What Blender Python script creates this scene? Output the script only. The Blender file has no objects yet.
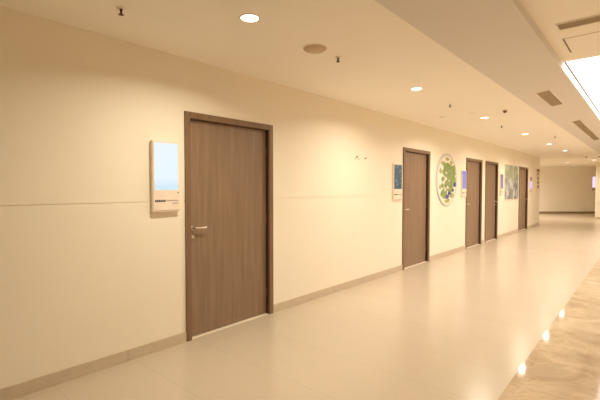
import bpy, bmesh, math, random
from mathutils import Vector, Matrix
random.seed(7)
C = bpy.context.scene.collection
S = bpy.context.scene

# ------------------------------------------------------------------ camera, world, exposure
cam_d = bpy.data.cameras.new('camera'); cam = bpy.data.objects.new('camera', cam_d); C.objects.link(cam)
cam_d.sensor_width = 36.0; cam_d.lens = 24.0; cam_d.clip_end = 100
cam.location = (0, 0, 1.44)
cam.rotation_euler = (math.radians(90 - 1.7184), 0, math.radians(41.173))
S.camera = cam
S.view_settings.view_transform = 'Standard'; S.view_settings.look = 'None'
S.view_settings.gamma = 1.0; S.view_settings.use_curve_mapping = False
S.view_settings.exposure = 0.04
S.cycles.max_bounces = 16; S.cycles.diffuse_bounces = 10
w = bpy.data.worlds.new('world'); S.world = w; w.use_nodes = True
w.node_tree.nodes['Background'].inputs[0].default_value = (1.0, 0.85, 0.65, 1)
w.node_tree.nodes['Background'].inputs[1].default_value = 0.05

LAMP_COL = (1.0, 0.875, 0.68)
LAMP_W = 26.0
PANEL_COL = (1.0, 0.95, 0.92)
PANEL_E = 3.4

# ------------------------------------------------------------------ materials
def srgb(r, g, b):
    f = lambda c: (c/255/12.92) if c/255 <= 0.04045 else ((c/255+0.055)/1.055)**2.4
    return (f(r), f(g), f(b), 1)

def mat(name, col, rough=0.5, metal=0.0, emit=None, estr=0.0, noise=None, spec=0.5, bump=0.0):
    m = bpy.data.materials.new(name); m.use_nodes = True
    nt = m.node_tree; b = nt.nodes['Principled BSDF']
    b.inputs['Base Color'].default_value = col
    b.inputs['Roughness'].default_value = rough
    b.inputs['Metallic'].default_value = metal
    b.inputs['Specular IOR Level'].default_value = spec
    if emit:
        b.inputs['Emission Color'].default_value = emit
        b.inputs['Emission Strength'].default_value = estr
    tc = nt.nodes.new('ShaderNodeTexCoord')
    sc, amt = noise or (9.0, 0.03)
    n = nt.nodes.new('ShaderNodeTexNoise'); n.inputs['Scale'].default_value = sc
    n.inputs['Detail'].default_value = 4
    nt.links.new(tc.outputs['Object'], n.inputs['Vector'])
    r = nt.nodes.new('ShaderNodeValToRGB')
    r.color_ramp.elements[0].position = 0.3; r.color_ramp.elements[1].position = 0.7
    r.color_ramp.elements[0].color = tuple(c*(1-amt) for c in col[:3]) + (1,)
    r.color_ramp.elements[1].color = tuple(min(1, c*(1+amt)) for c in col[:3]) + (1,)
    nt.links.new(n.outputs['Fac'], r.inputs['Fac'])
    nt.links.new(r.outputs['Color'], b.inputs['Base Color'])
    if bump:
        bp = nt.nodes.new('ShaderNodeBump'); bp.inputs['Strength'].default_value = bump
        bp.inputs['Distance'].default_value = 0.002
        nt.links.new(n.outputs['Fac'], bp.inputs['Height']); nt.links.new(bp.outputs[0], b.inputs['Normal'])
    return m

def wood_mat(name, c0, c1, rough=0.42):
    m = bpy.data.materials.new(name); m.use_nodes = True
    nt = m.node_tree; b = nt.nodes['Principled BSDF']; b.inputs['Roughness'].default_value = rough
    b.inputs['Specular IOR Level'].default_value = 0.35
    tc = nt.nodes.new('ShaderNodeTexCoord'); mp = nt.nodes.new('ShaderNodeMapping')
    mp.inputs['Scale'].default_value = (9.0, 9.0, 0.55)
    nt.links.new(tc.outputs['Object'], mp.inputs['Vector'])
    n = nt.nodes.new('ShaderNodeTexNoise'); n.inputs['Scale'].default_value = 2.2; n.inputs['Detail'].default_value = 7
    n.inputs['Roughness'].default_value = 0.62; n.inputs['Distortion'].default_value = 0.35
    nt.links.new(mp.outputs['Vector'], n.inputs['Vector'])
    r = nt.nodes.new('ShaderNodeValToRGB')
    r.color_ramp.elements[0].position = 0.3; r.color_ramp.elements[0].color = c0
    r.color_ramp.elements[1].position = 0.72; r.color_ramp.elements[1].color = c1
    nt.links.new(n.outputs['Fac'], r.inputs['Fac']); nt.links.new(r.outputs['Color'], b.inputs['Base Color'])
    return m

def floor_mat():
    m = bpy.data.materials.new('polished_beige_tile'); m.use_nodes = True
    nt = m.node_tree; b = nt.nodes['Principled BSDF']
    b.inputs['Roughness'].default_value = 0.24; b.inputs['Specular IOR Level'].default_value = 0.55
    tc = nt.nodes.new('ShaderNodeTexCoord'); mp = nt.nodes.new('ShaderNodeMapping')
    mp.inputs['Location'].default_value = (0.75, -2.18, 0)
    nt.links.new(tc.outputs['Object'], mp.inputs['Vector'])
    br = nt.nodes.new('ShaderNodeTexBrick'); br.offset = 0.0
    br.inputs['Scale'].default_value = 1.0; br.inputs['Mortar Size'].default_value = 0.002
    br.inputs['Mortar Smooth'].default_value = 0.3
    br.inputs['Brick Width'].default_value = 12.0; br.inputs['Row Height'].default_value = 0.6
    br.inputs['Color1'].default_value = TILE_A; br.inputs['Color2'].default_value = TILE_B
    br.inputs['Mortar'].default_value = TILE_J
    nt.links.new(mp.outputs['Vector'], br.inputs['Vector'])
    n = nt.nodes.new('ShaderNodeTexNoise'); n.inputs['Scale'].default_value = 3.5; n.inputs['Detail'].default_value = 6
    nt.links.new(tc.outputs['Object'], n.inputs['Vector'])
    mx = nt.nodes.new('ShaderNodeMix'); mx.data_type = 'RGBA'; mx.blend_type = 'MULTIPLY'
    r = nt.nodes.new('ShaderNodeValToRGB'); r.color_ramp.elements[0].color = (.95, .95, .94, 1); r.color_ramp.elements[1].color = (1, 1, 1, 1)
    nt.links.new(n.outputs['Fac'], r.inputs['Fac'])
    mx.inputs['Factor'].default_value = 1.0
    nt.links.new(br.outputs['Color'], mx.inputs['A']); nt.links.new(r.outputs['Color'], mx.inputs['B'])
    nt.links.new(mx.outputs['Result'], b.inputs['Base Color'])
    return m

def marble_mat():
    m = bpy.data.materials.new('veined_brown_marble'); m.use_nodes = True
    nt = m.node_tree; b = nt.nodes['Principled BSDF']
    b.inputs['Roughness'].default_value = 0.06; b.inputs['Specular IOR Level'].default_value = 0.3
    tc = nt.nodes.new('ShaderNodeTexCoord')
    n1 = nt.nodes.new('ShaderNodeTexNoise'); n1.inputs['Scale'].default_value = 1.9; n1.inputs['Detail'].default_value = 8
    n1.inputs['Roughness'].default_value = 0.6; n1.inputs['Distortion'].default_value = 1.4
    nt.links.new(tc.outputs['Object'], n1.inputs['Vector'])
    r1 = nt.nodes.new('ShaderNodeValToRGB')
    r1.color_ramp.elements[0].position = 0.32; r1.color_ramp.elements[0].color = srgb(172, 153, 126)
    r1.color_ramp.elements[1].position = 0.7; r1.color_ramp.elements[1].color = srgb(208, 191, 165)
    nt.links.new(n1.outputs['Fac'], r1.inputs['Fac'])
    # light veins along cell borders, bent by noise
    ad = nt.nodes.new('ShaderNodeMix'); ad.data_type = 'VECTOR'; ad.inputs['Factor'].default_value = 0.35
    nt.links.new(tc.outputs['Object'], ad.inputs['A']); nt.links.new(n1.outputs['Color'], ad.inputs['B'])
    v = nt.nodes.new('ShaderNodeTexVoronoi'); v.feature = 'DISTANCE_TO_EDGE'; v.inputs['Scale'].default_value = 4.5
    nt.links.new(ad.outputs['Result'], v.inputs['Vector'])
    r2 = nt.nodes.new('ShaderNodeValToRGB')
    r2.color_ramp.elements[0].position = 0.0; r2.color_ramp.elements[0].color = (0.28, 0.28, 0.28, 1)
    r2.color_ramp.elements[1].position = 0.06; r2.color_ramp.elements[1].color = (0, 0, 0, 1)
    nt.links.new(v.outputs['Distance'], r2.inputs['Fac'])
    mx = nt.nodes.new('ShaderNodeMix'); mx.data_type = 'RGBA'
    nt.links.new(r2.outputs['Color'], mx.inputs['Factor'])
    nt.links.new(r1.outputs['Color'], mx.inputs['A']); mx.inputs['B'].default_value = srgb(232, 210, 178)
    nt.links.new(mx.outputs['Result'], b.inputs['Base Color'])
    return m

TILE_A = srgb(199, 186, 167); TILE_B = srgb(198, 184, 165); TILE_J = srgb(180, 165, 145)
M = {}
M['wall'] = mat('cream_wall_paint', srgb(241, 234, 218), 0.6, noise=(1.5, 0.012))
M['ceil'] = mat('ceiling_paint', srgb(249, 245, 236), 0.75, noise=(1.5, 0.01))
M['soffit'] = mat('grey_soffit', srgb(222, 218, 215), 0.7, noise=(1.5, 0.01))  # one even tone, greyer than the main ceiling
M['endwall'] = mat('end_wall_paint', srgb(250, 245, 238), 0.6, noise=(1.5, 0.012))
M['base'] = mat('beige_skirting_stone', srgb(202, 187, 165), 0.35, noise=(14, 0.05))
M['gap'] = mat('shadow_gap_sealant', srgb(120, 96, 70), 0.8)
M['threshold'] = mat('pale_threshold_stone', srgb(238, 226, 206), 0.4)
M['floor'] = floor_mat(); M['marble'] = marble_mat()
M['leaf'] = wood_mat('brown_wood_veneer', srgb(130, 107, 87), srgb(150, 126, 103))
M['frame'] = wood_mat('brown_frame_veneer', srgb(118, 94, 70), srgb(136, 110, 84), 0.38)
M['rubber'] = mat('dark_door_seal', srgb(62, 34, 30), 0.7)
M['chrome'] = mat('brushed_steel', srgb(214, 205, 196), 0.28, 1.0)
M['dark'] = mat('dark_plastic', srgb(60, 45, 35), 0.5)
M['brown'] = mat('bronze_plastic', srgb(110, 84, 58), 0.5)
M['case'] = mat('cream_device_plastic', srgb(238, 226, 210), 0.4)
M['white'] = mat('white_plastic', srgb(240, 234, 224), 0.45)
M['grille'] = mat('ceiling_speaker_grille', srgb(206, 186, 158), 0.7)
M['vent'] = mat('vent_aluminium', srgb(190, 172, 142), 0.5)
M['ventback'] = mat('vent_duct_lining', srgb(130, 110, 84), 0.8)
M['ink'] = mat('dark_print', srgb(60, 55, 62), 0.6)
M['inkgrey'] = mat('grey_print', srgb(150, 140, 132), 0.6)
M['signink'] = mat('brown_sign_print', srgb(120, 92, 62), 0.6)
M['endbase'] = mat('end_skirting', srgb(150, 128, 98), 0.5)
M['line'] = mat('grey_metal_edge', srgb(120, 100, 84), 0.6)
M['lens'] = mat('lamp_lens', (1, 1, 1, 1), 0.5, emit=(1, 0.95, 0.86, 1), estr=6.0)
M['panel'] = mat('luminous_ceiling_film', (1, 1, 1, 1), 0.6, emit=PANEL_COL + (1,), estr=PANEL_E)
M['rim'] = mat('plaque_rim', srgb(205, 203, 200), 0.5)
M['plaque'] = mat('plaque_white', srgb(238, 232, 222), 0.6)
M['leafgreen'] = mat('plaque_green', srgb(140, 160, 100), 0.7, noise=(22, 0.35))
M['olive'] = mat('plaque_olive', srgb(176, 176, 110), 0.7, noise=(30, 0.15))
M['blue'] = mat('plaque_blue', srgb(88, 92, 168), 0.7)
M['shutter'] = mat('violet_end', srgb(180, 160, 220), 0.6)

def screen_mat(name, stops, strength, mixer=None):
    """backlit picture: colour bands along local z (height in metres), with optional blotches"""
    m = bpy.data.materials.new(name); m.use_nodes = True
    nt = m.node_tree; b = nt.nodes['Principled BSDF']
    b.inputs['Roughness'].default_value = 0.2; b.inputs['Base Color'].default_value = (0.02, 0.02, 0.03, 1)
    tc = nt.nodes.new('ShaderNodeTexCoord'); sp = nt.nodes.new('ShaderNodeSeparateXYZ')
    nt.links.new(tc.outputs['Object'], sp.inputs[0])
    n = nt.nodes.new('ShaderNodeTexNoise'); n.inputs['Scale'].default_value = 14; n.inputs['Detail'].default_value = 3
    nt.links.new(tc.outputs['Object'], n.inputs['Vector'])
    ma = nt.nodes.new('ShaderNodeMath'); ma.operation = 'MULTIPLY_ADD'
    nt.links.new(sp.outputs['Z'], ma.inputs[0]); ma.inputs[1].default_value = 1/0.65
    ma.inputs[2].default_value = 0.0
    r = nt.nodes.new('ShaderNodeValToRGB')
    while len(r.color_ramp.elements) < len(stops): r.color_ramp.elements.new(0.5)
    for e, (p, c) in zip(r.color_ramp.elements, stops): e.position = p; e.color = c
    nt.links.new(ma.outputs[0], r.inputs['Fac'])
    out = r.outputs['Color']
    if mixer:
        mx = nt.nodes.new('ShaderNodeMix'); mx.data_type = 'RGBA'
        rr = nt.nodes.new('ShaderNodeValToRGB'); rr.color_ramp.elements[0].position = mixer[1]; rr.color_ramp.elements[1].position = mixer[1] + 0.06
        nt.links.new(n.outputs['Fac'], rr.inputs['Fac']); nt.links.new(rr.outputs['Color'], mx.inputs['Factor'])
        nt.links.new(out, mx.inputs['A']); mx.inputs['B'].default_value = mixer[0]
        out = mx.outputs['Result']
    nt.links.new(out, b.inputs['Emission Color']); b.inputs['Emission Strength'].default_value = strength
    return m

# ------------------------------------------------------------------ mesh helpers
def box(bm, x0, x1, y0, y1, z0, z1, bev=0.0):
    t = bmesh.new()
    bmesh.ops.create_cube(t, size=1.0)
    for v in t.verts:
        v.co = Vector(((x0+x1)/2 + v.co.x*(x1-x0), (y0+y1)/2 + v.co.y*(y1-y0), (z0+z1)/2 + v.co.z*(z1-z0)))
    if bev: bmesh.ops.bevel(t, geom=list(t.edges), offset=bev, segments=2, affect='EDGES', clamp_overlap=True)
    join(bm, t)

def join(bm, t, mx=None):
    if mx: bmesh.ops.transform(t, matrix=mx, verts=list(t.verts))
    me = bpy.data.meshes.new('tmp'); t.to_mesh(me); t.free(); bm.from_mesh(me); bpy.data.meshes.remove(me)

def lathe(bm, prof, seg=32, mx=None):
    """prof: (radius, z) pairs, revolved round z"""
    t = bmesh.new(); rings = []
    for r, z in prof:
        if r < 1e-6: rings.append([t.verts.new((0, 0, z))]); continue
        rings.append([t.verts.new((r*math.cos(2*math.pi*k/seg), r*math.sin(2*math.pi*k/seg), z)) for k in range(seg)])
    for a, b in zip(rings, rings[1:]):
        for k in range(seg):
            j = (k+1) % seg
            if len(a) == 1 and len(b) == 1: break
            if len(a) == 1: t.faces.new((a[0], b[k], b[j]))
            elif len(b) == 1: t.faces.new((a[k], a[j], b[0]))
            else: t.faces.new((a[k], a[j], b[j], b[k]))
    bmesh.ops.recalc_face_normals(t, faces=list(t.faces))
    join(bm, t, mx)

def prism(bm, pts, z0, z1, mx=None):
    t = bmesh.new()
    a = [t.verts.new((x, y, z0)) for x, y in pts]; b = [t.verts.new((x, y, z1)) for x, y in pts]
    t.faces.new(a[::-1]); t.faces.new(b)
    for k in range(len(pts)):
        j = (k+1) % len(pts); t.faces.new((a[k], a[j], b[j], b[k]))
    bmesh.ops.recalc_face_normals(t, faces=list(t.faces))
    join(bm, t, mx)

def tube(bm, pts, r, seg=12):
    """bent round bar through pts, with capped ends"""
    t = bmesh.new(); rings = []
    pts = [Vector(p) for p in pts]
    for i, p in enumerate(pts):
        d = (pts[min(i+1, len(pts)-1)] - pts[max(i-1, 0)]).normalized()
        q = Vector((0, 0, 1)).rotation_difference(d)
        rings.append([t.verts.new(p + q @ Vector((r*math.cos(2*math.pi*k/seg), r*math.sin(2*math.pi*k/seg), 0))) for k in range(seg)])
    for a, b in zip(rings, rings[1:]):
        best = min(range(seg), key=lambda s: (a[0].co-b[s].co).length)
        for k in range(seg):
            t.faces.new((a[k], a[(k+1) % seg], b[(k+1+best) % seg], b[(k+best) % seg]))
    t.faces.new(rings[0][::-1]); t.faces.new(rings[-1])
    bmesh.ops.recalc_face_normals(t, faces=list(t.faces))
    join(bm, t)

def obj(name, bm, m, parent=None, smooth=False):
    me = bpy.data.meshes.new(name); bm.to_mesh(me); bm.free()
    me.materials.append(m)
    if smooth:
        for p in me.polygons: p.use_smooth = True
        me.set_sharp_from_angle(angle=math.radians(35))
    o = bpy.data.objects.new(name, me); C.objects.link(o)
    if parent: o.parent = parent
    return o

def struct(name, bm, m):
    o = obj(name, bm, m); o['kind'] = 'structure'; return o

def tag(o, label, cat, group=None):
    o['label'] = label; o['category'] = cat
    if group: o['group'] = group
    return o

def thing(name, label, cat, loc, rotz=0, group=None):
    o = bpy.data.objects.new(name, None); C.objects.link(o); o.empty_display_size = 0.1
    o.location = loc; o.rotation_euler = (0, 0, rotz)
    return tag(o, label, cat, group)

def dup(root, loc, label, rot=None):
    r = root.copy(); C.objects.link(r); r.location = loc; r['label'] = label
    if rot: r.rotation_euler = rot
    for ch in list(root.children):
        c = ch.copy(); C.objects.link(c); c.parent = r
        for g in list(ch.children):
            d = g.copy(); C.objects.link(d); d.parent = c
    return r

# ------------------------------------------------------------------ the shell
WX = -3.25          # face of the left wall
H = 2.64            # main ceiling
YE = 17.95          # where the left wall ends
DOORS = [(2.09, 3.235), (6.435, 7.565), (9.62, 10.79), (11.08, 12.22), (14.66, 15.90)]
DH = 2.15

bm = bmesh.new(); box(bm, -8.0, -0.755, -4.2, 30, -0.2, 0); struct('floor', bm, M['floor'])
bm = bmesh.new(); box(bm, -0.755, 4.2, -4.2, 30, -0.2, 0); struct('floor_marble', bm, M['marble'])

bm = bmesh.new()
segs = []; y = -4.0
for a, b in DOORS: segs.append((y, a)); y = b
segs.append((y, YE))
GZ = 1.321
for a, b in segs:
    box(bm, WX-0.2, WX, a, b, 0, GZ-0.003); box(bm, WX-0.2, WX, a, b, GZ+0.003, DH)
    box(bm, WX-0.2, WX-0.006, a, b, GZ-0.003, GZ+0.003)
for a, b in DOORS: pass
box(bm, WX-0.2, WX, -4.0, YE, DH, H)
struct('wall_left', bm, M['wall'])
bm = bmesh.new()
for a, b in segs:
    y = a
    first = True
    while y < b - 1e-4:
        n = 1.53 + 1.2*math.floor((y - 1.53 + 1e-6)/1.2) + 1.2
        e = min(n, b)
        box(bm, WX, WX+0.012, y + (0.0 if first else 0.003), e, 0, 0.095, 0.0015); y = e; first = False
struct('baseboard_left', bm, M['base'])
# recess behind the corner and the angled end wall
bm = bmesh.new(); box(bm, -8.0, WX-0.2, YE-0.2, YE, 0, H); struct('wall_recess', bm, M['endwall'])
bm = bmesh.new(); box(bm, -8.0, -7.8, YE, 24.2, 0, H); struct('wall_recess_side', bm, M['endwall'])
d = Vector((0.753, 0.658)); p0 = Vector((-7.8, 23.2)); nrm = Vector((-0.658, 0.753))
def slab(bm, a, b, t0, t1, z0, z1):
    pts = [p0 + d*a + nrm*t0, p0 + d*b + nrm*t0, p0 + d*b + nrm*t1, p0 + d*a + nrm*t1]
    prism(bm, [(p.x, p.y) for p in pts], z0, z1)
bm = bmesh.new(); slab(bm, 0, 8.4, 0, 0.2, 0, 1.257); slab(bm, 0, 8.4, 0, 0.2, 1.265, H); slab(bm, 0, 8.4, 0.008, 0.2, 1.257, 1.265)
struct('wall_end', bm, M['endwall'])
bm = bmesh.new(); slab(bm, 0, 8.4, -0.014, 0, 0, 0.11); struct('baseboard_end', bm, M['endbase'])
bm = bmesh.new(); box(bm, -1.9, 4.0, 22.95, 29.5, 0, H); box(bm, -1.35, 4.0, 22.951, 23.1, H, 2.9); struct('wall_front', bm, M['wall'])
bm = bmesh.new(); box(bm, -1.912, 4.0, 22.935, 22.95, 0, 0.1); struct('baseboard_front', bm, M['base'])
bm = bmesh.new(); box(bm, 4.0, 4.2, -4.0, 22.95, 0, 2.9); struct('wall_right', bm, M['wall'])
bm = bmesh.new(); box(bm, WX-0.2, 4.2, -4.2, -4.0, 0, H); box(bm, -1.33, 4.2, -4.2, -4.0, H, 2.9); struct('wall_back', bm, M['wall'])

# ceilings: main, sloping grey soffit band, dropped panels round the luminous opening
bm = bmesh.new(); box(bm, -3.45, -1.35, -4.2, 30, H, H+0.3); box(bm, -8.0, -3.45, YE-0.2, 30, H, H+0.3); box(bm, -1.35, 4.2, 23.1, 30, H, H+0.3)
struct('ceiling', bm, M['ceil'])
SX0, SX1, SZ1 = -1.35, -0.74, 2.725
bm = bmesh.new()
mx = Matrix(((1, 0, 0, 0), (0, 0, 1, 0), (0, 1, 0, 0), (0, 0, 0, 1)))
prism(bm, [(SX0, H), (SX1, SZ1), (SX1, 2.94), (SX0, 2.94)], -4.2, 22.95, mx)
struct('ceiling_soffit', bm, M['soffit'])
KY0, KY1, KX1, PZ = 5.17, 14.5, 0.95, 2.80
bm = bmesh.new()
box(bm, SX1, 4.2, -4.2, KY0, PZ, 2.94); box(bm, SX1, 4.2, KY1, 22.95, PZ, 2.94); box(bm, KX1, 4.2, KY0, KY1, PZ, 2.94)
struct('ceiling_centre', bm, M['ceil'])
# luminous ceiling panel, set up in the opening
lp = thing('light_panel', 'large glowing white luminous ceiling panel set in the opening beside the grey band', 'light panel', ((SX1+KX1)/2, (KY0+KY1)/2, 2.94))
hx, hy = (KX1-SX1)/2, (KY1-KY0)/2
bm = bmesh.new(); box(bm, -hx+0.012, hx-0.012, -hy+0.012, hy-0.012, -0.1, -0.09); obj('luminous_film', bm, M['panel'], lp)
bm = bmesh.new()
for x0, x1, y0, y1 in ((-hx, -hx+0.012, -hy, hy), (hx-0.012, hx, -hy, hy), (-hx, hx, -hy, -hy+0.012), (-hx, hx, hy-0.012, hy)):
    box(bm, x0, x1, y0, y1, -0.108, -0.088)
obj('edge_profile', bm, M['line'], lp)
# cap over the opening
bm = bmesh.new(); box(bm, -1.35, 4.2, -4.2, 22.95, 2.94, 3.0); struct('ceiling_deck', bm, M['ceil'])

# ------------------------------------------------------------------ doors
def make_door(i, y0, y1, handle_left):
    r = bpy.data.objects.new('door_%d' % i, None); C.objects.link(r); r.empty_display_size = 0.1
    r.location = (WX, y0, 0); r['kind'] = 'structure'
    W = y1 - y0; F = 0.058
    bm = bmesh.new()
    # architrave + jamb lining, left / right / head
    for a, b in ((0, F), (W-F, W)): box(bm, -0.12, 0.016, a, b, 0, DH, 0.002)
    box(bm, -0.12, 0.016, F, W-F, DH-F, DH, 0.002)
    obj('door_frame', bm, M['frame'], r)
    bm = bmesh.new()   # stop / seal round the leaf
    for a, b in ((F, F+0.012), (W-F-0.012, W-F)): box(bm, -0.058, -0.046, a, b, 0.004, DH-F)
    for a, b in ((F-0.001, F+0.004), (W-F-0.004, W-F+0.001)): box(bm, -0.046, -0.006, a, b, 0.004, DH-F-0.002)
    box(bm, -0.058, -0.046, F+0.012, W-F-0.012, DH-F-0.014, DH-F)
    obj('door_seal', bm, M['rubber'], r)
    bm = bmesh.new(); box(bm, -0.2, -0.002, F, W-F, 0, 0.004); obj('threshold', bm, M['threshold'], r)
    bm = bmesh.new(); box(bm, -0.09, -0.042, F+0.004, W-F-0.004, 0.010, DH-F-0.004, 0.002)
    leaf = obj('door_leaf', bm, M['leaf'], r)
    s = 1 if handle_left else -1
    hy_ = 0.105 if handle_left else W-0.105
    hz = 1.058; fx = -0.042
    rx = Matrix.Rotation(math.radians(90), 4, 'Y')
    bm = bmesh.new(); lathe(bm, [(0, 0), (0.021, 0), (0.021, 0.006), (0.018, 0.009), (0, 0.009)], 24, Matrix.Translation((fx, hy_, hz)) @ rx)
    tube(bm, [(fx, hy_, hz), (fx+0.04, hy_, hz), (fx+0.052, hy_+s*0.008, hz), (fx+0.056, hy_+s*0.03, hz), (fx+0.056, hy_+s*0.115, hz), (fx+0.052, hy_+s*0.125, hz)], 0.0095)
    obj('lever_handle', bm, M['chrome'], leaf, True)
    bm = bmesh.new(); lathe(bm, [(0, 0), (0.018, 0), (0.018, 0.005), (0.015, 0.009), (0, 0.009)], 24, Matrix.Translation((fx, hy_, hz-0.085)) @ rx)
    box(bm, fx+0.009, fx+0.028, hy_-0.016, hy_+0.016, hz-0.089, hz-0.081, 0.002)
    obj('lock_cylinder', bm, M['chrome'], leaf, True)
    hs = W-F-0.002 if handle_left else F+0.002
    bm = bmesh.new()
    for z in (0.25, 1.1, 1.85): tube(bm, [(fx+0.004, hs, z-0.05), (fx+0.004, hs, z+0.05)], 0.006)
    obj('hinge', bm, M['brown'], leaf, True)
    return r
for i, (a, b) in enumerate(DOORS): make_door(i+1, a, b, i in (0, 1, 2))

# ------------------------------------------------------------------ wall displays
W_, B_ = srgb(255, 255, 255), srgb(150, 200, 240)
S_MATS = [
    screen_mat('screen_pale_blue', [(0.0, srgb(205, 228, 240)), (0.34, srgb(205, 230, 246)), (0.46, srgb(226, 241, 252)), (1.0, srgb(228, 241, 250))], 1.0),
    screen_mat('screen_dark_teal', [(0.0, srgb(60, 86, 96)), (0.3, srgb(60, 86, 96)), (1.0, srgb(78, 98, 96))], 1.0, (srgb(112, 140, 150), 0.55)),
    screen_mat('screen_violet', [(0.0, srgb(150, 140, 200)), (1.0, srgb(140, 138, 205))], 1.0),
    screen_mat('screen_slate_blue', [(0.0, srgb(150, 140, 170)), (1.0, srgb(120, 116, 150))], 1.0),
    screen_mat('screen_red_over_violet', [(0.0, srgb(190, 150, 240)), (0.62, srgb(200, 170, 250)), (0.68, srgb(230, 200, 190)), (0.72, srgb(110, 40, 60)), (1.0, srgb(120, 60, 60))], 1.0),
]
def display(y, label, m, led=False, wid=0.262, zb=1.228, lit=0.62):
    r = thing('wall_display', label, 'display screen', (WX, y, zb), 0, 'display screens beside the doors')
    D = 0.045 if led else 0.03; hh = 0.622
    bm = bmesh.new(); box(bm, 0, D, 0, wid, 0, hh, 0.006); obj('casing', bm, M['case'], r, True)
    bm = bmesh.new(); box(bm, D-0.004, D+0.0015, 0.016, wid-0.016, 0.195, hh-0.016, 0.001); obj('screen', bm, m, r)
    bm = bmesh.new()
    rnd = random.Random(int(y*10))
    yy = 0.02                      # bold caption strokes, then a lighter line
    while yy < 0.115:
        ww = rnd.uniform(0.010, 0.016)
        box(bm, D-0.001, D+0.001, yy, yy+ww, 0.090, 0.106); 
        box(bm, D-0.001, D+0.001, yy+0.002, yy+ww*0.6, 0.104, 0.110); yy += ww + 0.003
    obj('caption', bm, M['ink'], r)
    bm = bmesh.new()
    yy = 0.128
    while yy < wid-0.02:
        box(bm, D-0.001, D+0.001, yy, yy+0.007, 0.096, 0.106); yy += 0.010
    yy = wid-0.075
    while yy < wid-0.018:
        box(bm, D-0.001, D+0.001, yy, yy+0.007, 0.072, 0.081); yy += 0.010
    obj('small_print', bm, M['inkgrey'], r)
    bm = bmesh.new(); box(bm, D-0.002, D+0.0008, 0.006, wid-0.006, 0.012, 0.016); obj('bottom_seam', bm, M['line'], r)
    if led:
        bm = bmesh.new(); lathe(bm, [(0, 0.004), (0.004, 0.003), (0.0065, 0)], 14, Matrix.Translation((D, wid-0.018, 0.17)) @ Matrix.Rotation(math.radians(90), 4, 'Y'))
        obj('sensor_button', bm, M['dark'], r, True)
    return r
display(1.75, 'cream wall display with bright pale blue screen left of the nearest brown door', S_MATS[0], True)
display(6.06, 'wall display with dark teal picture screen left of the second brown door', S_MATS[1], False, 0.30)
display(9.29, 'wall display with violet blue screen between the round map plaque and third door', S_MATS[2], False, 0.29)
display(12.40, 'narrow wall display with slate blue screen between fourth door and landscape picture', S_MATS[3], False, 0.29)
display(16.10, 'wall display with dark red and violet screen right of the farthest door', S_MATS[4], False, 0.36)

# ------------------------------------------------------------------ round plaque
def blob(bm, cy, cz, ry, rz, x0, x1, seed, n=26, rough=0.22):
    rnd = random.Random(seed); ph = [rnd.uniform(0, 6.28) for _ in range(4)]
    pts = []
    for k in range(n):
        a = 2*math.pi*k/n
        q = 1 + rough*(math.sin(2*a+ph[0])*0.5 + math.sin(3*a+ph[1])*0.5 + math.sin(5*a+ph[2])*0.35 + math.sin(8*a+ph[3])*0.2)
        pts.append((cy + ry*q*math.cos(a), cz + rz*q*math.sin(a)))
    mm = Matrix(((0, 0, 1, 0), (1, 0, 0, 0), (0, 1, 0, 0), (0, 0, 0, 1)))
    prism(bm, pts, x0, x1, mm)
RY = Matrix.Rotation(math.radians(90), 4, 'Y')
pq = thing('wall_plaque', 'large round white wall plaque with green leafy map shapes between second and third doors', 'wall decoration', (WX, 8.42, 1.61))
R0 = 0.555
bm = bmesh.new(); lathe(bm, [(0, 0.0), (R0-0.02, 0.0), (R0-0.02, 0.018), (0, 0.018)], 72, RY); obj('disc', bm, M['plaque'], pq)
bm = bmesh.new(); lathe(bm, [(R0-0.045, 0.0), (R0, 0.0), (R0+0.003, 0.016), (R0-0.006, 0.024), (R0-0.035, 0.026), (R0-0.045, 0.018)], 72, RY)
obj('rim', bm, M['rim'], pq, True)
def motifs(name, m, rows, seed, zz):
    for k, (cy, cz, ry, rz) in enumerate(rows):
        bm = bmesh.new(); blob(bm, cy, cz, ry, rz, 0.018, zz + 0.0012*k, seed+k); obj(name, bm, m, pq)
motifs('green_motif', M['leafgreen'], [(0.08, 0.19, 0.36, 0.15), (0.22, 0.05, 0.26, 0.17), (0.10, -0.10, 0.22, 0.17), (-0.16, -0.28, 0.15, 0.13), (0.26, 0.20, 0.20, 0.12), (-0.24, 0.02, 0.07, 0.05), (-0.26, -0.12, 0.05, 0.05)], 10, 0.022)
motifs('white_fleck', M['plaque'], [(-0.10, 0.02, 0.05, 0.04), (0.0, -0.16, 0.04, 0.03), (-0.14, -0.20, 0.03, 0.04), (-0.08, 0.15, 0.03, 0.03), (0.08, -0.02, 0.03, 0.025)], 100, 0.034)
motifs('olive_motif', M['olive'], [(-0.22, 0.34, 0.11, 0.05), (0.0, 0.44, 0.09, 0.04), (0.22, 0.37, 0.08, 0.04), (0.02, -0.44, 0.13, 0.05), (-0.36, 0.18, 0.05, 0.06), (-0.37, -0.15, 0.05, 0.05), (0.28, -0.33, 0.10, 0.05)], 40, 0.020)
motifs('blue_motif', M['blue'], [(0.0, -0.35, 0.09, 0.04), (0.12, -0.28, 0.06, 0.04), (0.42, -0.10, 0.06, 0.05), (0.30, -0.22, 0.05, 0.03)], 70, 0.034)

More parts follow.
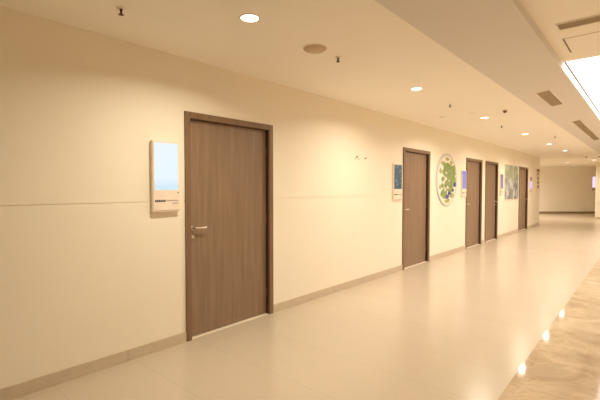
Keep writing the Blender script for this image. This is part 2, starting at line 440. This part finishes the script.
# ------------------------------------------------------------------ landscape picture
def art_mat():
    m = bpy.data.materials.new('grey_green_landscape_print'); m.use_nodes = True
    nt = m.node_tree; b = nt.nodes['Principled BSDF']; b.inputs['Roughness'].default_value = 0.6
    tc = nt.nodes.new('ShaderNodeTexCoord'); mp = nt.nodes.new('ShaderNodeMapping'); mp.inputs['Scale'].default_value = (1, 2.4, 1.6)
    nt.links.new(tc.outputs['Object'], mp.inputs['Vector'])
    n = nt.nodes.new('ShaderNodeTexNoise'); n.inputs['Scale'].default_value = 1.9; n.inputs['Detail'].default_value = 5; n.inputs['Distortion'].default_value = 0.8
    nt.links.new(mp.outputs['Vector'], n.inputs['Vector'])
    top = nt.nodes.new('ShaderNodeValToRGB'); bot = nt.nodes.new('ShaderNodeValToRGB')
    for r, stops in ((top, [(0.3, srgb(124, 134, 112)), (0.48, srgb(160, 166, 142)), (0.62, srgb(196, 198, 182)), (0.8, srgb(176, 190, 170))]),
                     (bot, [(0.36, srgb(100, 106, 112)), (0.48, srgb(150, 146, 140)), (0.58, srgb(188, 194, 194)), (0.8, srgb(214, 216, 214))])):
        while len(r.color_ramp.elements) < 4: r.color_ramp.elements.new(0.5)
        for e, (p, c) in zip(r.color_ramp.elements, stops): e.position = p; e.color = c
        nt.links.new(n.outputs['Fac'], r.inputs['Fac'])
    sp = nt.nodes.new('ShaderNodeSeparateXYZ'); nt.links.new(tc.outputs['Object'], sp.inputs[0])
    mr = nt.nodes.new('ShaderNodeMapRange'); mr.inputs['From Min'].default_value = 0.58; mr.inputs['From Max'].default_value = 0.68
    nt.links.new(sp.outputs['Z'], mr.inputs['Value'])
    mx = nt.nodes.new('ShaderNodeMix'); mx.data_type = 'RGBA'
    nt.links.new(mr.outputs['Result'], mx.inputs['Factor']); nt.links.new(bot.outputs['Color'], mx.inputs['A']); nt.links.new(top.outputs['Color'], mx.inputs['B'])
    nt.links.new(mx.outputs['Result'], b.inputs['Base Color'])
    return m
pa = thing('wall_picture', 'wide grey green landscape picture on the wall left of the farthest door', 'picture', (WX, 12.86, 1.085))
bm = bmesh.new(); box(bm, 0, 0.025, 0, 1.62, 0, 1.065, 0.003); obj('mount_board', bm, M['white'], pa)
bm = bmesh.new(); box(bm, 0.022, 0.028, 0.015, 1.605, 0.015, 1.05); obj('print', bm, art_mat(), pa)

# ------------------------------------------------------------------ vertical sign at the wall's end
vs = thing('wall_sign', 'narrow vertical sign with brown header and lettering at far end of door wall', 'sign', (WX, 17.33, 1.36))
bm = bmesh.new(); box(bm, 0, 0.012, 0, 0.5, 0, 0.81, 0.002); obj('sign_board', bm, M['case'], vs)
bm = bmesh.new(); box(bm, 0.011, 0.02, 0.02, 0.48, 0.71, 0.80, 0.002); obj('header', bm, M['signink'], vs)
bm = bmesh.new()
rnd = random.Random(4)
for k in range(4):
    z = 0.57 - 0.165*k
    for q in range(3): box(bm, 0.011, 0.016, 0.08, 0.42, z + 0.045*q, z + 0.045*q + 0.022)
    box(bm, 0.011, 0.016, 0.225, 0.25, z, z+0.106); box(bm, 0.011, 0.016, 0.14, 0.16, z, z + rnd.uniform(.05, .1))
obj('lettering', bm, M['signink'], vs)

# blade display on the corner of the far wall
bd = thing('blade_display', 'small glowing lilac blade display sticking out from far right wall corner', 'display screen', (-1.9, 22.99, 1.42))
bm = bmesh.new(); box(bm, -0.13, 0, 0, 0.05, -0.1, 0.56, 0.004); obj('casing', bm, M['gap'], bd)
bm = bmesh.new(); box(bm, -0.122, -0.005, -0.002, 0.002, 0.04, 0.55)
obj('screen', bm, screen_mat('screen_lilac', [(0.0, srgb(235, 215, 250)), (1.0, srgb(228, 206, 246))], 1.1), bd)

# small fittings on the wall between the first two doors
def wall_hook(y, z, label, big):
    r = thing('wall_hook', label, 'wall fitting', (WX, y, z), 0, 'small metal wall fittings')
    bm = bmesh.new(); lathe(bm, [(0, 0), (0.016, 0), (0.016, 0.004), (0.012, 0.006), (0, 0.006)], 20, RY); obj('back_plate', bm, M['chrome'], r, True)
    bm = bmesh.new(); tube(bm, [(0.005, 0, 0), (0.022, 0, 0), (0.028, 0, 0.012)], 0.006, 8); obj('peg', bm, M['brown'], r, True)
    if big:
        for s in (-1, 1):
            bm = bmesh.new(); tube(bm, [(0.003, s*0.012, -0.004), (0.01, s*0.05, -0.03), (0.016, s*0.058, -0.038)], 0.005, 8)
            obj('arm', bm, M['chrome'], r, True)
    return r
wall_hook(4.97, 1.895, 'small three armed metal fitting on bare wall between first two doors', True)
wall_hook(5.20, 1.885, 'tiny single peg on bare wall just right of the three armed fitting', False)

# ------------------------------------------------------------------ ceiling vents
def vent(label, length, width, loc, rot):
    """long side along local y, face down"""
    r = thing('air_vent', label, 'air vent', loc, 0, 'linear ceiling air vents'); r.rotation_euler = rot
    hl, hw, f = length/2, width/2, 0.012
    bm = bmesh.new()
    for x0, x1, y0, y1 in ((-hw, -hw+f, -hl, hl), (hw-f, hw, -hl, hl), (-hw+f, hw-f, -hl, -hl+f), (-hw+f, hw-f, hl-f, hl)):
        box(bm, x0, x1, y0, y1, -0.008, 0.0, 0.001)
    obj('frame', bm, M['white'], r)
    bm = bmesh.new(); box(bm, -hw+f, hw-f, -hl+f, hl-f, -0.0015, 0.0); obj('backing', bm, M['ventback'], r)
    bm = bmesh.new(); n = max(4, int((width-2*f)/0.016)); st = (width-2*f)/n
    for k in range(n): box(bm, -hw+f+st*(k+0.2), -hw+f+st*(k+0.65), -hl+f, hl-f, -0.006, -0.0015)
    obj('louvres', bm, M['vent'], r)
    return r
ang = -math.atan2(SZ1-H, SX1-SX0)
def soff(x): return H + (x-SX0)/(SX1-SX0)*(SZ1-H)
vent('short linear air vent in the grey ceiling band', 1.12, 0.17, (-1.065, 6.50, soff(-1.065)), (0, ang, 0))
vent('long linear air vent farther along the grey ceiling band', 3.9, 0.15, (-1.055, 10.87, soff(-1.055)), (0, ang, 0))
vent('linear air vent across the ceiling panel before the glowing opening', 1.3, 0.17, (0.03, 4.01, PZ), (0, 0, math.radians(90)))

# access hatch
ah = thing('access_hatch', 'flush square ceiling access hatch between the crosswise vent and glowing opening', 'hatch', (-0.39, 4.60, PZ))
bm = bmesh.new()
for x0, x1, y0, y1 in ((-.24, -.226, -.24, .24), (.226, .24, -.24, .24), (-.226, .226, -.24, -.238), (-.226, .226, .238, .24)): box(bm, x0, x1, y0, y1, -0.002, 0)
obj('shadow_gap', bm, M['brown'], ah)
bm = bmesh.new(); box(bm, -.226, .226, -.238, .238, -0.003, 0, 0.001); obj('hatch_door', bm, M['ceil'], ah)

# ------------------------------------------------------------------ downlights
def make_downlight():
    r = thing('downlight', '', 'ceiling light', (0, 0, 0), 0, 'recessed round downlights')
    bm = bmesh.new(); lathe(bm, [(0.076, 0), (0.076, -0.002), (0.072, -0.005), (0.062, -0.004), (0.060, 0)], 40); obj('trim_ring', bm, M['white'], r, True)
    bm = bmesh.new(); lathe(bm, [(0, -0.0035), (0.061, -0.003), (0.061, 0)], 40); obj('lens', bm, M['lens'], r)
    ld = bpy.data.lights.new('downlight_glow', 'AREA'); ld.shape = 'DISK'; ld.size = 0.12
    ld.energy = LAMP_W; ld.color = LAMP_COL; ld.spread = math.radians(154)
    l = bpy.data.objects.new('downlight_glow', ld); C.objects.link(l); l.parent = r; l.location = (0, 0, -0.01)
    return r
LX = -2.15
LIGHTS = [(LX, 1.92, 'nearest recessed downlight, upper left of the nearest brown door'),
          (LX, 4.60, 'second downlight along the row, between the nearest and second doors'),
          (LX, 7.25, 'third downlight along the row, above and before the round plaque'),
          (-2.12, 10.05, 'fourth downlight along the row, near the pair of adjacent doors'),
          (-2.10, 12.75, 'fifth downlight along the row, near the landscape picture'),
          (-2.08, 15.30, 'sixth downlight along the row, near the farthest door'),
          (-2.93, 22.5, 'lone downlight close to the far end wall'),
          (-1.83, 21.2, 'downlight beside the lilac blade display at far right')]
base = make_downlight()
for x, y, lab in [  # marble-side row is added out of view to lift the ambient light
                  (2.3, 3.2, 'added unseen downlight over the marble side before the crosswise ceiling vent'), (2.3, 7.4, 'nearest added unseen downlight over the marble side'), (2.3, 11.6, 'second added unseen downlight over the marble side'),
                  (2.3, 15.8, 'third added unseen downlight over the marble side'), (2.3, 20.0, 'last added unseen downlight over the marble side'),
                  (-5.8, 19.8, 'added unseen downlight in the recess round the corner'), (-5.2, 24.2, 'unseen downlight in the recess near the end wall'), (-4.8, 21.6, 'added unseen downlight in the recess beside the corner')]:  # unseen recess lamps, put in to brighten the far end
    LIGHTS.append((x, y, lab))
for k, (x, y, lab) in enumerate(LIGHTS):
    if k == 0: base.location = (x, y, H); base['label'] = lab
    else: dup(base, (x, y, PZ if x > 0 else H), lab)

# ------------------------------------------------------------------ speaker, detectors, sprinklers, cameras
sp = thing('ceiling_speaker', 'large round recessed ceiling speaker beside the nearest downlight', 'speaker', (-2.186, 2.695, H))
bm = bmesh.new(); lathe(bm, [(0.112, 0), (0.112, -0.003), (0.106, -0.005), (0.100, -0.004)], 48); obj('rim', bm, M['ceil'], sp, True)
bm = bmesh.new(); lathe(bm, [(0.102, -0.001), (0.098, -0.010), (0.086, -0.020), (0.06, -0.028), (0.03, -0.031), (0, -0.032)], 48); obj('grille', bm, M['grille'], sp, True)

def make_sprinkler():
    r = thing('sprinkler', '', 'sprinkler', (0, 0, 0), 0, 'ceiling sprinklers')
    bm = bmesh.new(); lathe(bm, [(0, 0), (0.03, 0), (0.03, -0.002), (0.02, -0.007), (0.009, -0.009), (0, -0.009)], 24); obj('rose', bm, M['white'], r, True)
    bm = bmesh.new(); lathe(bm, [(0.009, -0.008), (0.009, -0.018), (0.005, -0.02), (0.005, -0.04)], 14)
    for s in (-1, 1): tube(bm, [(s*0.008, 0, -0.016), (s*0.012, 0, -0.028), (s*0.003, 0, -0.044)], 0.0022, 6)
    obj('nozzle', bm, M['dark'], r, True)
    bm = bmesh.new(); lathe(bm, [(0, -0.044), (0.017, -0.043), (0.018, -0.045), (0, -0.047)], 20); obj('deflector', bm, M['dark'], r, True)
    return r
spr = make_sprinkler()
for k, (x, y, lab) in enumerate([(-2.176, 3.017, 'dark sprinkler head just right of the round ceiling speaker'),
                                 (-2.679, 1.25, 'sprinkler head at upper left, before the nearest downlight'),
                                 (-2.175, 5.744, 'sprinkler head between the second and third downlights'),
                                 (-2.17, 8.36, 'sprinkler head just past the third downlight'),
                                 (-1.675, 10.86, 'sprinkler head between the grey band and the downlights past the fourth')]):
    if k == 0: spr.location = (x, y, H); spr['label'] = lab
    else: dup(spr, (x, y, H), lab)

def make_detector():
    r = thing('smoke_detector', '', 'smoke detector', (0, 0, 0), 0, 'round smoke detectors')
    bm = bmesh.new(); lathe(bm, [(0.055, 0), (0.055, -0.008), (0.05, -0.012), (0, -0.012)], 32); obj('base_ring', bm, M['ceil'], r, True)
    bm = bmesh.new(); lathe(bm, [(0.042, -0.012), (0.038, -0.018), (0.025, -0.021), (0, -0.022)], 32); obj('sensor_cap', bm, M['ceil'], r, True)
    return r
dt = make_detector(); dt.location = (-2.154, 6.617, H); dt['label'] = 'pale smoke detector just before the third downlight'
dup(dt, (-2.671, 6.70, H), 'pale smoke detector nearest the wall above the second door')

def make_cam():
    r = thing('dome_camera', '', 'security camera', (0, 0, 0), 0, 'small ceiling dome cameras')
    bm = bmesh.new(); lathe(bm, [(0.034, 0), (0.034, -0.012), (0.03, -0.018), (0, -0.018)], 32); obj('base_ring', bm, M['grille'], r, True)
    bm = bmesh.new(); lathe(bm, [(0.027, -0.018), (0.026, -0.03), (0.017, -0.042), (0, -0.046)], 28); obj('dome', bm, M['dark'], r, True)
    return r
cm = make_cam(); cm.location = (-1.704, 6.74, H); cm['label'] = 'small dark dome camera between the third downlight and the grey band'
dup(cm, (-1.845, 18.70, H), 'left of two far dark dome cameras near the far right wall')
dup(cm, (-1.45, 18.74, soff(-1.45) if -1.45 > SX0 else H), 'right of two far dark dome cameras near the far right wall')
